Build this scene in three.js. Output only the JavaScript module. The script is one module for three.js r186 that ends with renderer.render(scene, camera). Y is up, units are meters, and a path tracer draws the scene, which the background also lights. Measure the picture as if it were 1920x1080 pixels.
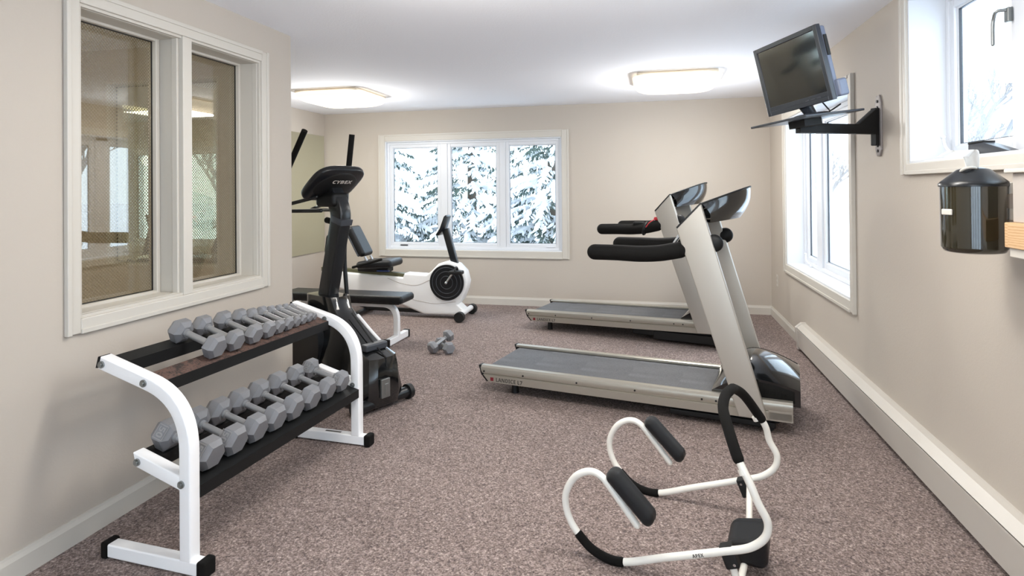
import * as THREE from 'three';
import { RoundedBoxGeometry } from 'three/addons/geometries/RoundedBoxGeometry.js';
import { mergeGeometries, toCreasedNormals } from 'three/addons/utils/BufferGeometryUtils.js';
import { FontLoader } from 'three/addons/loaders/FontLoader.js';
import { TextGeometry } from 'three/addons/geometries/TextGeometry.js';
import { RectAreaLightUniformsLib } from 'three/addons/lights/RectAreaLightUniformsLib.js';

// ---------------------------------------------------------------- camera, sky, exposure
const scene = new THREE.Scene();
const FOC = 1119.49;
const camera = new THREE.PerspectiveCamera(2 * Math.atan(540 / FOC) * 180 / Math.PI, 1920 / 1080, 0.05, 200);
camera.position.set(0, 1.41, 0);
camera.rotation.order = 'YXZ';
camera.rotation.set(0.0062, 0.2303, -0.0084);
camera.setViewOffset(1920, 1080, 0, 540 - 348.66, 1920, 1080);
const SKY = 3.5;
scene.background = new THREE.Color().setRGB(0.84 * SKY, 0.95 * SKY, 1.14 * SKY);
const renderer = new THREE.WebGLRenderer({ antialias: true });
renderer.toneMapping = THREE.LinearToneMapping;
renderer.toneMappingExposure = 1.44;
renderer.shadowMap.enabled = true;
RectAreaLightUniformsLib.init();
const LAMP_W = 10;                       // brightness of the ceiling lamps' downward light
const LAMPS = [[0.22, -5.62, 1.15], [-3.12, -5.62, 1.15], [0.35, -2.3, 0.72], [-0.8, -2.3, 0.72], [-0.5, 0.9, 0.8], [-3.35, -1.6, 0.7]];   // x, z, share of the full light

// ---------------------------------------------------------------- helpers
let seed = 12345;
const rnd = () => { seed = (seed * 1664525 + 1013904223) >>> 0; return seed / 4294967296; };
const rr = (a, b) => a + (b - a) * rnd();
const V = (x, y, z) => new THREE.Vector3(x, y, z);
const taken = {};
function numbered(n) { const k = taken[n] = (taken[n] ?? -1) + 1; return k ? n + '_' + String(k).padStart(3, '0') : n; }
function flat(g) { const h = g.index ? g.toNonIndexed() : g; for (const k of Object.keys(h.attributes)) if (!['position', 'normal', 'uv'].includes(k)) h.deleteAttribute(k); if (!h.attributes.uv) h.setAttribute('uv', new THREE.BufferAttribute(new Float32Array(h.attributes.position.count * 2), 2)); if (!h.attributes.normal) h.computeVertexNormals(); return h; }
function merge(gs) { gs = [gs].flat(); return gs.length === 1 ? gs[0] : mergeGeometries(gs.map(flat)); }
function part(name, gs, mat, parent) { const m = new THREE.Mesh(merge(gs), mat); m.name = name; m.castShadow = m.receiveShadow = true; parent.add(m); return m; }
function thing(name, label, category, pos = [0, 0, 0], turn = 0, group) {
  const o = new THREE.Group(); o.name = numbered(name); scene.add(o); o.position.set(...pos); o.rotation.order = 'YXZ'; o.rotation.y = turn;
  o.userData = { label, category }; if (group) o.userData.group = group; return o;
}
function struct(name, gs, mat) { const m = part(name, gs, mat, scene); m.userData.kind = 'structure'; return m; }
function structGroup(name, label) { const o = new THREE.Group(); o.name = name; o.userData.kind = 'structure'; if (label) o.userData.label = label; scene.add(o); return o; }
const T = (g, x, y, z) => g.translate(x, y, z);
const box = (x0, x1, y0, y1, z0, z1, r = 0) => { const w = Math.abs(x1 - x0), h = Math.abs(y1 - y0), d = Math.abs(z1 - z0); const g = r > 0 ? new RoundedBoxGeometry(w, h, d, 2, Math.min(r, w / 2.01, h / 2.01, d / 2.01)) : new THREE.BoxGeometry(w, h, d); return g.translate((x0 + x1) / 2, (y0 + y1) / 2, (z0 + z1) / 2); };
const cyl = (a, b, r0, r1 = r0, seg = 20) => { const d = b.clone().sub(a), g = new THREE.CylinderGeometry(r1, r0, d.length(), seg); g.applyQuaternion(new THREE.Quaternion().setFromUnitVectors(V(0, 1, 0), d.normalize())); return g.translate((a.x + b.x) / 2, (a.y + b.y) / 2, (a.z + b.z) / 2); };
const ball = (p, r, sx = 1, sy = 1, sz = 1, seg = 16) => new THREE.SphereGeometry(r, seg, Math.ceil(seg * 0.7)).scale(sx, sy, sz).translate(p.x, p.y, p.z);
// a round tube along a smooth path with closed ends
function tube(pts, r, seg = 40, rad = 12, tension = 0.5) {
  const c = new THREE.CatmullRomCurve3(pts.map((p) => p.isVector3 ? p : V(...p)), false, 'centripetal', tension), g = new THREE.TubeGeometry(c, seg, r, rad);
  const a = c.getPoint(0), b = c.getPoint(1);
  return mergeGeometries([flat(g), flat(ball(a, r * 0.995, 1, 1, 1, rad)), flat(ball(b, r * 0.995, 1, 1, 1, rad))]);
}
// straight runs with rounded corners
function bent(pts, r, fillet = 0.05, rad = 12) {
  const P = pts.map((p) => V(...p)), path = new THREE.CurvePath(); let last = P[0];
  for (let i = 1; i < P.length; i++) {
    if (i === P.length - 1) { path.add(new THREE.LineCurve3(last, P[i])); break; }
    const f = Array.isArray(fillet) ? fillet[i - 1] : fillet, a = P[i].clone().add(P[i - 1].clone().sub(P[i]).setLength(f)), b = P[i].clone().add(P[i + 1].clone().sub(P[i]).setLength(f));
    path.add(new THREE.LineCurve3(last, a)); path.add(new THREE.QuadraticBezierCurve3(a, P[i], b)); last = b;
  }
  const c = new THREE.CatmullRomCurve3(path.getSpacedPoints(Math.max(24, 14 * P.length)), false, 'centripetal');
  return mergeGeometries([flat(new THREE.TubeGeometry(c, Math.max(30, 16 * P.length), r, rad)), flat(ball(P[0], r * 0.995, 1, 1, 1, rad)), flat(ball(P[P.length - 1], r * 0.995, 1, 1, 1, rad))]);
}
const shape = (pts) => new THREE.Shape(pts.map((p) => new THREE.Vector2(p[0], p[1])));
// an outline in x/y, extruded along z from z0 to z1, with bevelled edges
function slab(pts, z0, z1, bevel = 0.004, seg = 2, smooth = false) {
  const s = smooth ? (() => { const q = new THREE.Shape(); q.setFromPoints(new THREE.CatmullRomCurve3(pts.map((p) => V(p[0], p[1], 0)), true, 'centripetal').getPoints(pts.length * 8).map((p) => new THREE.Vector2(p.x, p.y))); return q; })() : pts.isShape ? pts : shape(pts);
  const g = new THREE.ExtrudeGeometry(s, { depth: Math.max(1e-4, z1 - z0 - 2 * bevel), bevelEnabled: bevel > 0, bevelThickness: bevel, bevelSize: bevel, bevelOffset: -bevel, bevelSegments: seg, curveSegments: 10 });
  return toCreasedNormals(g.translate(0, 0, z0 + bevel), 0.6);
}
// outline of a flat bar of width w along a filleted centre line in x/y
function barOutline(pts, w, fillet) {
  const P = pts.map((p) => new THREE.Vector2(...p)), c = []; c.push(P[0]);
  for (let i = 1; i < P.length - 1; i++) {
    const a = P[i].clone().add(P[i - 1].clone().sub(P[i]).setLength(fillet)), b = P[i].clone().add(P[i + 1].clone().sub(P[i]).setLength(fillet));
    c.push(...new THREE.QuadraticBezierCurve(a, P[i], b).getPoints(14));
  }
  c.push(P[P.length - 1]);
  const L = [], R = [];
  c.forEach((p, i) => { const q = c[Math.max(0, i - 1)], s = c[Math.min(c.length - 1, i + 1)], d = s.clone().sub(q).normalize(), n = new THREE.Vector2(-d.y, d.x).multiplyScalar(w / 2); L.push(p.clone().add(n)); R.push(p.clone().sub(n)); });
  return [...L, ...R.reverse()].map((v) => [v.x, v.y]);
}
const rotY = (a) => new THREE.Matrix4().makeRotationY(a), rotZ = (a) => new THREE.Matrix4().makeRotationZ(a), rotX = (a) => new THREE.Matrix4().makeRotationX(a);

// ---------------------------------------------------------------- textures
function noiseTex(n, fn, srgb) {
  const d = new Uint8Array(n * n * 4);
  for (let y = 0; y < n; y++) for (let x = 0; x < n; x++) { const c = fn(x, y); const i = (y * n + x) * 4; d[i] = c[0]; d[i + 1] = c[1]; d[i + 2] = c[2]; d[i + 3] = 255; }
  const t = new THREE.DataTexture(d, n, n); t.wrapS = t.wrapT = THREE.RepeatWrapping; t.magFilter = THREE.LinearFilter; t.minFilter = THREE.LinearMipmapLinearFilter; t.generateMipmaps = true; if (srgb) t.colorSpace = THREE.SRGBColorSpace; t.needsUpdate = true; return t;
}
function field(n, cell) {      // tiling value noise
  const m = Math.max(1, Math.round(n / cell)), g = new Float32Array(m * m).map(() => rnd());
  return (x, y) => { const u = x / n * m, v = y / n * m, i = Math.floor(u), j = Math.floor(v), a = u - i, b = v - j, s = (t) => t * t * (3 - 2 * t), q = (p, r) => g[((r % m + m) % m) * m + ((p % m + m) % m)]; const A = s(a), B = s(b); return (q(i, j) * (1 - A) + q(i + 1, j) * A) * (1 - B) + (q(i, j + 1) * (1 - A) + q(i + 1, j + 1) * A) * B; };
}
const CN = 1024, cf1 = field(CN, 3), cf2 = field(CN, 6), cf3 = field(CN, 150), cf4 = field(CN, 4);
const carpetTex = noiseTex(CN, (x, y) => {
  const a = cf1(x, y), b = cf2(x, y), c = cf3(x, y), e = cf4(x, y); let v = (a - 0.5) * 70 + (b - 0.5) * 40 + (c - 0.5) * 8;
  let r = 132 + v, g = 117 + v * 0.95, l = 112 + v * 0.92; if (e > 0.8) { r += 30; g += 30; l += 28; } if (e < 0.16) { r -= 26; g -= 22; l -= 18; }
  return [r, g, l].map((q) => Math.max(20, Math.min(240, q)));
}, true);
const carpetBump = noiseTex(512, (() => { const a = field(512, 3), b = field(512, 7); return (x, y) => { const v = 255 * (0.6 * a(x, y) + 0.4 * b(x, y)); return [v, v, v]; }; })());
const paintBump = noiseTex(512, (() => { const a = field(512, 5), b = field(512, 11); return (x, y) => { const v = 255 * (0.5 * a(x, y) + 0.5 * b(x, y)); return [v, v, v]; }; })());
const grainTex = noiseTex(512, (() => { const a = field(512, 2), b = field(512, 60); return (x, y) => { const w = Math.sin((y + 26 * b(x * 0.25, y)) * 0.32) * 0.5 + 0.5; const v = 0.7 * w + 0.3 * a(x * 0.2, y); return [205 + 30 * v - 15, 165 + 36 * v - 15, 122 + 40 * v - 15]; }; })(), true);
const rubberTex = noiseTex(512, (() => { const a = field(512, 2), b = field(512, 9), c = field(512, 90); return (x, y) => { const v = 92 + 26 * (a(x, y) - 0.5) + 16 * (b(x, y) - 0.5) + 20 * (c(x * 0.15, y) - 0.5); return [v, v + 1, v + 4]; }; })(), true);
const rustTex = noiseTex(512, (() => { const a = field(512, 8), b = field(512, 40), c = field(512, 2); return (x, y) => { const k = Math.max(0, Math.min(1, (0.55 * a(x, y) + 0.45 * b(x, y) - 0.3) * 3)) * 0.8 + 0.2 * c(x, y); return [38 + 62 * k, 33 + 42 * k, 32 + 34 * k]; }; })(), true);
const castTex = noiseTex(256, (() => { const a = field(256, 2), b = field(256, 12); return (x, y) => { const v = 255 * (0.6 * a(x, y) + 0.4 * b(x, y)); return [v, v, v]; }; })());
carpetTex.repeat.set(1 / 1.5, 1 / 1.5); carpetBump.repeat.set(2, 2); paintBump.repeat.set(2.2, 2.2); rustTex.repeat.set(3, 3); rubberTex.repeat.set(3, 3); castTex.repeat.set(6, 6);

// ---------------------------------------------------------------- materials
const std = (color, roughness = 0.6, o = {}) => new THREE.MeshPhysicalMaterial({ color, roughness, metalness: 0, ...o });
const M = {
  wall: std('#beb5aa', 0.75, { bumpMap: paintBump, bumpScale: 0.0003 }),
  ceiling: std('#f2f3f8', 0.9, { bumpMap: paintBump, bumpScale: 0.0006 }),
  trim: std('#c9c4bb', 0.45), frame: std('#dcdfe4', 0.35), carpet: new THREE.MeshStandardMaterial({ map: carpetTex, roughness: 1, bumpMap: carpetBump, bumpScale: 0.004 }),
  heater: std('#c9c4bc', 0.4), dark: std('#101112', 0.5, { specularIntensity: 0.6 }), black: std('#0b0c0d', 0.55), gloss: std('#101214', 0.12, { clearcoat: 0.8, clearcoatRoughness: 0.08 }), satin: std('#17191c', 0.28),
  foam: std('#131211', 0.75, { specularIntensity: 0.35, bumpMap: castTex, bumpScale: 0.0008 }), leather: std('#121316', 0.34, { specularIntensity: 0.7, bumpMap: castTex, bumpScale: 0.0006 }),
  white: std('#f4f4f5', 0.3, { clearcoat: 0.4, clearcoatRoughness: 0.2 }), cream: std('#f1eee5', 0.32, { clearcoat: 0.4, clearcoatRoughness: 0.2 }), bikeWhite: std('#ececec', 0.4),
  silver: std('#b9b4ab', 0.42, { metalness: 0.45 }), rail: std('#b3aea3', 0.34, { metalness: 0.65 }), chrome: std('#c9ccd0', 0.18, { metalness: 1 }), bolt: std('#8e9190', 0.35, { metalness: 0.8 }),
  rubber: new THREE.MeshStandardMaterial({ map: rubberTex, roughness: 0.6 }), iron: std('#8c8d91', 0.4, { metalness: 0.45, bumpMap: castTex, bumpScale: 0.0008 }), ironHandle: std('#a2a3a5', 0.36, { metalness: 0.6 }),
  rust: new THREE.MeshStandardMaterial({ map: rustTex, roughness: 0.7 }), greyPlastic: std('#3c3f45', 0.35), olive: std('#55543c', 0.4), blue: std('#2b3f73', 0.4),
  glass: new THREE.MeshPhysicalMaterial({ color: '#f4f9f8', roughness: 0.0, transmission: 1, thickness: 0, ior: 1.45 }),
  wireGlass: new THREE.MeshPhysicalMaterial({ color: '#ece9df', roughness: 0.0, transmission: 1, thickness: 0, ior: 2.0 }), wire: std('#a89c85', 0.5, { metalness: 0.3 }),
  mirror: std('#dcdfd0', 0.02, { metalness: 1 }), screen: std('#1d2025', 0.07, { ior: 2.2, clearcoat: 1, clearcoatRoughness: 0.05 }), tvBody: std('#2b2e35', 0.32), tvGrey: std('#6d7588', 0.4),
  smoke: std('#282417', 0.12, { clearcoat: 1, clearcoatRoughness: 0.04 }), tissue: std('#f3f2ef', 0.9, { transmission: 0.3, thickness: 0 }), wood: new THREE.MeshStandardMaterial({ map: grainTex, roughness: 0.55 }), shelfGrey: std('#b9b1aa', 0.6),
  plate: std('#8a8482', 0.5, { metalness: 0.3 }), red: std('#c8323c', 0.4), ink: std('#4b4844', 0.6), mark: std('#7a1f2a', 0.5), lampGlow: new THREE.MeshStandardMaterial({ color: '#d6c7ad', roughness: 0.5, emissive: new THREE.Color().setRGB(1, 0.9, 0.74), emissiveIntensity: 0.72 }), lampBase: std('#eadfcd', 0.5),
  snow: std('#f4f6fa', 0.9), needle: std('#4b5b54', 0.9), bark: std('#5a4e44', 0.95), paleBark: std('#989595', 0.95),
};
const font = await new FontLoader().loadAsync('fonts/droid/droid_sans_bold.typeface.json');
function text(str, size, depth = 0.001) { const g = new TextGeometry(str, { font, size, depth, curveSegments: 4, bevelEnabled: false }); g.computeBoundingBox(); const b = g.boundingBox; return g.translate(-(b.min.x + b.max.x) / 2, -(b.min.y + b.max.y) / 2, 0); }

// ---------------------------------------------------------------- room shell
const XL = -2.28, XR = 1.28, ZB = -7.1, YC = 2.42, XA = -4.2, ZP = -3.45, ZF = 2.2;
const basisRight = new THREE.Matrix4().makeBasis(V(0, 0, -1), V(0, 1, 0), V(1, 0, 0)).setPosition(XR, 0, 0);   // x = -z, outward = +X
const basisLeft = new THREE.Matrix4().makeBasis(V(0, 0, 1), V(0, 1, 0), V(-1, 0, 0)).setPosition(XL, 0, 0);    // x = z, outward = -X
const basisBack = new THREE.Matrix4().makeBasis(V(-1, 0, 0), V(0, 1, 0), V(0, 0, -1)).setPosition(0, 0, ZB);   // x = -X, outward = -Z
const basisPart = new THREE.Matrix4().makeBasis(V(1, 0, 0), V(0, 1, 0), V(0, 0, 1)).setPosition(0, 0, ZP - 0.12);
function wallGeo(u0, u1, v0, v1, holes, t, basis) {
  const s = shape([[u0, v0], [u1, v0], [u1, v1], [u0, v1]]);
  for (const [a, b, c, d] of holes) s.holes.push(new THREE.Path([[a, c], [a, d], [b, d], [b, c]].map((p) => new THREE.Vector2(...p))));
  return new THREE.ExtrudeGeometry(s, { depth: t, bevelEnabled: false }).applyMatrix4(basis);
}
const plane = (x0, x1, z0, z1, y0, y1) => { const g = new THREE.BoxGeometry(x1 - x0, y1 - y0, z1 - z0).translate((x0 + x1) / 2, (y0 + y1) / 2, (z0 + z1) / 2), p = g.attributes.position, u = g.attributes.uv; for (let i = 0; i < p.count; i++) u.setXY(i, p.getX(i), p.getZ(i)); return g; };
// openings: [u0, u1, v0, v1]
const OPEN_BACK = [1.05, 3.335, 0.66, 2.04], OPEN_FAR = [4.335, 6.285, 0.66, 2.07], OPEN_NEAR = [1.75, 3.42, 1.525, 2.365], OPEN_IN = [-3.133, -1.967, 0.9, 2.19], OPEN_PART = [-3.75, -2.83, 0.9, 2.19];
struct('floor', plane(XA - 0.3, XR + 0.25, ZB - 0.25, ZF + 0.2, -0.12, 0), M.carpet);
struct('ceiling', plane(XA - 0.3, XR + 0.25, ZB - 0.25, ZF + 0.2, YC, YC + 0.15), M.ceiling);
struct('wall_right', wallGeo(-ZF, -ZB + 0.25, 0, YC, [OPEN_FAR, OPEN_NEAR, [-2.0, -0.2, 0.12, 2.1]], 0.25, basisRight), M.wall);
struct('wall_back', wallGeo(-XR, -XA, 0, YC, [OPEN_BACK], 0.25, basisBack), M.wall);
struct('wall_left', wallGeo(ZP, ZF, 0, YC, [OPEN_IN], 0.2, basisLeft), M.wall);
struct('wall_partition', wallGeo(XA, XL - 0.2, 0, YC, [OPEN_PART], 0.12, basisPart), M.wall);
struct('wall_alcove', box(XA - 0.2, XA, 0, YC, ZB, ZF), M.wall);
const basisFront = new THREE.Matrix4().makeBasis(V(1, 0, 0), V(0, 1, 0), V(0, 0, 1)).setPosition(0, 0, ZF), OPEN_FRONT = [-1.95, 0.95, 0.15, 2.2];
struct('wall_front', wallGeo(XA - 0.2, XR + 0.25, 0, YC, [OPEN_FRONT], 0.2, basisFront), M.wall);
// baseboards with a moulded top
function baseboard(name, pts) { const prof = [[0, 0], [0.014, 0], [0.014, 0.075], [0.008, 0.09], [0.006, 0.1], [0, 0.1]]; const gs = []; for (const [a, b, nx, nz] of pts) { const A = V(a[0], 0, a[1]), B = V(b[0], 0, b[1]), d = B.clone().sub(A), L = d.length(); const g = new THREE.ExtrudeGeometry(shape(prof), { depth: L, bevelEnabled: false }); d.normalize(); const n = V(nx, 0, nz); if (V().crossVectors(n, V(0, 1, 0)).dot(d) < 0) { d.negate(); A.copy(B); } g.applyMatrix4(new THREE.Matrix4().makeBasis(n, V(0, 1, 0), d).setPosition(A)); gs.push(g); } struct(name, gs, M.trim); }
baseboard('baseboard_left', [[[XL, ZF], [XL, ZP], 1, 0]]);
baseboard('baseboard_back', [[[XA, ZB], [XR, ZB], 0, 1]]);
baseboard('baseboard_right', [[[XR, ZB], [XR, -5.62], -1, 0]]);
baseboard('baseboard_alcove', [[[XA, ZP - 0.12], [XA, ZB], 1, 0]]);

// picture-frame casing around an opening, on the inner face (z < 0 is the room)
function casing(o, [a, b, c, d], w, t, mat, sill = true) {
  const L = [[a - w, a, c - w, d + w], [b, b + w, c - w, d + w]];
  for (const [x0, x1, y0, y1] of L) part('casing_board', [box(x0, x1, y0, y1, -t, 0, 0.005), box(x0 === a - w ? x0 - 0.002 : x1 - 0.018, x0 === a - w ? x0 + 0.018 : x1 + 0.002, y0 - 0.002, y1 + 0.002, -t - 0.006, -0.0005, 0.003)], mat, o);
  part('casing_board', [box(a, b, d, d + w, -t, 0, 0.005), box(a - 0.001, b + 0.001, d + w - 0.018, d + w + 0.002, -t - 0.0058, -0.0005, 0.003)], mat, o);
  part('casing_board', [box(a, b, c - w, c, -t, 0, 0.005), box(a - 0.001, b + 0.001, c - w - 0.002, c - w + 0.018, -t - 0.0058, -0.0005, 0.003)], mat, o);
}
function liner(o, [a, b, c, d], depth, mat, th = 0.012) {
  part('jamb_liner', [box(a, a + th, c, d, -0.004, depth), box(b - th, b, c, d, -0.004, depth), box(a + th, b - th, d - th, d, -0.004, depth), box(a + th, b - th, c, c + th, -0.004, depth)], mat, o);
}
function rectFrame(x0, x1, y0, y1, w, z0, z1, r = 0.004) { return [box(x0, x0 + w, y0, y1, z0, z1, r), box(x1 - w, x1, y0, y1, z0, z1, r), box(x0 + w, x1 - w, y0, y0 + w, z0, z1, r), box(x0 + w, x1 - w, y1 - w, y1, z0, z1, r)]; }
function sash(o, x0, x1, y0, y1, w, z, mat = M.frame) {
  part('sash', [...rectFrame(x0, x1, y0, y1, w, z - 0.022, z + 0.022), ...rectFrame(x0 + w - 0.002, x1 - w + 0.002, y0 + w - 0.002, y1 - w + 0.002, 0.012, z - 0.008, z + 0.012, 0.002)], mat, o);
  part('gasket', rectFrame(x0 + w + 0.009, x1 - w - 0.009, y0 + w + 0.009, y1 - w - 0.009, 0.004, z - 0.005, z + 0.009, 0), M.greyPlastic, o);
  part('pane', box(x0 + w, x1 - w, y0 + w, y1 - w, z, z + 0.006), M.glass, o);
}
function crank(o, x, y, z, s = 1) { part('crank_handle', [box(x - 0.03, x + 0.03, y, y + 0.02, z - 0.03, z, 0.006), tube([[x, y + 0.02, z - 0.015], [x - s * 0.012, y + 0.035, z - 0.04], [x - s * 0.045, y + 0.075, z - 0.05], [x - s * 0.06, y + 0.105, z - 0.05]], 0.007, 16, 8), ball(V(x - s * 0.06, y + 0.112, z - 0.05), 0.011)], M.frame, o); }
{ // window_1: three-light window in the back wall
  const o = structGroup('window_1', 'white three-light window in the back wall looking onto snowy spruces'); o.applyMatrix4(basisBack);
  casing(o, OPEN_BACK, 0.085, 0.018, M.trim); liner(o, OPEN_BACK, 0.25, M.frame);
  const [a, b, c, d] = OPEN_BACK, z = 0.07;
  part('window_frame', [...rectFrame(a + 0.012, b - 0.012, c + 0.012, d - 0.012, 0.03, z - 0.035, z + 0.06), box(1.755, 1.83, c, d, z - 0.03, z + 0.06, 0.004), box(2.51, 2.6, c, d, z - 0.03, z + 0.06, 0.004)], M.frame, o);
  for (const [x0, x1] of [[1.09, 1.755], [1.83, 2.51], [2.6, 3.295]]) sash(o, x0, x1, c + 0.04, d - 0.04, 0.04, z);
  for (const x of [3.1, 1.2]) part('lock', box(x - 0.05, x + 0.05, c + 0.045, c + 0.06, z - 0.04, z - 0.02, 0.005), x > 2 ? M.greyPlastic : M.frame, o);
}
{ // window_2: tall window at the far end of the right wall
  const o = structGroup('window_2', 'tall white casement window in the right wall behind the television arm'); o.applyMatrix4(basisRight);
  const [a, b, c, d] = OPEN_FAR, z = 0.19; casing(o, OPEN_FAR, 0.075, 0.02, M.trim); liner(o, OPEN_FAR, 0.25, M.frame);
  part('window_frame', [...rectFrame(a + 0.012, b - 0.012, c + 0.012, d - 0.012, 0.035, z - 0.04, z + 0.05), box(5.66, 5.82, c, d, z - 0.04, z + 0.05, 0.004)], M.frame, o);
  sash(o, 5.82, 6.24, c + 0.045, d - 0.045, 0.045, z); sash(o, 4.38, 5.66, c + 0.045, d - 0.045, 0.05, z);
  crank(o, 6.0, c + 0.012, z - 0.03, -1);
  part('latch', [box(4.4, 4.43, 1.2, 1.32, z - 0.05, z - 0.03, 0.005), tube([[4.415, 1.3, z - 0.05], [4.415, 1.3, z - 0.08], [4.42, 1.2, z - 0.085]], 0.008, 10, 8)], M.frame, o);
}
{ // window_3: high window at the near end of the right wall
  const o = structGroup('window_3', 'high white window in the right wall above the wipe dispenser'); o.applyMatrix4(basisRight);
  const [a, b, c, d] = OPEN_NEAR, z = 0.19; casing(o, OPEN_NEAR, 0.055, 0.02, M.trim); liner(o, OPEN_NEAR, 0.25, M.frame);
  part('window_frame', [...rectFrame(a + 0.012, b - 0.012, c + 0.012, d - 0.012, 0.03, z - 0.03, z + 0.05), box(2.52, 2.82, c, d, z - 0.035, z + 0.05, 0.004)], M.frame, o);
  sash(o, 2.82, 3.385, c + 0.035, d - 0.035, 0.045, z); sash(o, 1.79, 2.52, c + 0.035, d - 0.035, 0.045, z);
  crank(o, 3.27, c + 0.012, z - 0.03, -1);
  part('latch', [box(2.83, 2.86, 2.08, 2.14, z - 0.05, z - 0.03, 0.004), tube([[2.845, 2.13, z - 0.05], [2.86, 2.13, z - 0.075], [2.885, 2.1, z - 0.075], [2.89, 2.0, z - 0.075]], 0.007, 14, 8)], M.bolt, o);
}
{ // window_5: same kind, behind the camera
  const o = structGroup('window_5', 'tall glazed double door in the right wall behind the viewer'), op = [-2.0, -0.2, 0.12, 2.1]; o.applyMatrix4(basisRight);
  casing(o, op, 0.055, 0.02, M.trim); liner(o, op, 0.25, M.frame); sash(o, -1.98, -1.1, 0.14, 2.08, 0.06, 0.19); sash(o, -1.1, -0.22, 0.14, 2.08, 0.06, 0.19);
}
{ // window_7: wide window behind the camera
  const o = structGroup('window_7', 'wide four-light window in the front wall behind the viewer'); o.applyMatrix4(basisFront);
  const [a, b, c, d] = OPEN_FRONT; casing(o, OPEN_FRONT, 0.08, 0.02, M.trim); liner(o, OPEN_FRONT, 0.2, M.frame);
  for (let k = 0; k < 4; k++) sash(o, a + 0.02 + k * (b - a - 0.04) / 4, a + 0.02 + (k + 1) * (b - a - 0.04) / 4, c + 0.02, d - 0.02, 0.05, 0.1);
}
// wired interior windows
function wires(x0, x1, y0, y1, z, step = 0.0165, r = 0.0011) {
  const gs = [], w = x1 - x0, h = y1 - y0;
  for (const s of [1, -1]) for (let k = -h; k < w; k += step) {           // lines at 45 degrees
    const t0 = Math.max(0, -k), t1 = Math.min(h, w - k); if (t1 - t0 < 0.005) continue;
    const ax = k + t0, bx = k + t1, X = (q) => s > 0 ? x0 + q : x1 - q, L = (t1 - t0) * Math.SQRT2;
    gs.push(new THREE.BoxGeometry(2 * r, L, 2 * r).rotateZ(s > 0 ? -Math.PI / 4 : Math.PI / 4).translate((X(ax) + X(bx)) / 2, y0 + (t0 + t1) / 2, z));
  }
  return gs;
}
function interiorWindow(name, label, op, basis, lights, depth, thick, wired = true) {
  const o = structGroup(name, label); o.applyMatrix4(basis); const [a, b, c, d] = op;
  casing(o, op, 0.06, 0.016, M.trim); liner(o, op, thick + 0.002, M.trim);
  for (let i = 1; i < lights.length; i++) part('mullion', [box(lights[i - 1][1], lights[i][0], c, d, -0.012, thick, 0.003)], M.trim, o);
  for (const [x0, x1] of lights) {
    part('stop_bead', [...rectFrame(x0, x1, c, d, 0.024, depth - 0.03, depth - 0.004, 0.004), ...rectFrame(x0, x1, c, d, 0.014, 0.012, 0.045, 0.004)], M.trim, o);
    part('gasket', rectFrame(x0 + 0.022, x1 - 0.022, c + 0.022, d - 0.022, 0.005, depth - 0.006, depth, 0), M.black, o);
    const p = part('pane', box(x0 + 0.01, x1 - 0.01, c + 0.01, d - 0.01, depth, depth + 0.006), wired ? M.wireGlass : M.glass, o);
    if (!wired) continue;
    const w = part('wire_mesh', wires(x0 + 0.02, x1 - 0.02, c + 0.02, d - 0.02, depth + 0.012), M.wire, p); w.userData.kind = 'stuff';
  }
}
interiorWindow('window_4', 'wired-glass interior window of two panes above the dumbbell rack', OPEN_IN, basisLeft, [[-3.133, -2.578], [-2.518, -1.967]], 0.155, 0.2);
interiorWindow('window_6', 'interior window seen through the wired glass', OPEN_PART, basisPart, [[-3.75, -2.83]], 0.06, 0.12, false);

// ---------------------------------------------------------------- outdoors
struct('ground', new THREE.PlaneGeometry(160, 160, 40, 40).rotateX(-Math.PI / 2).translate(0, -0.35, 0), M.snow);
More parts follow.
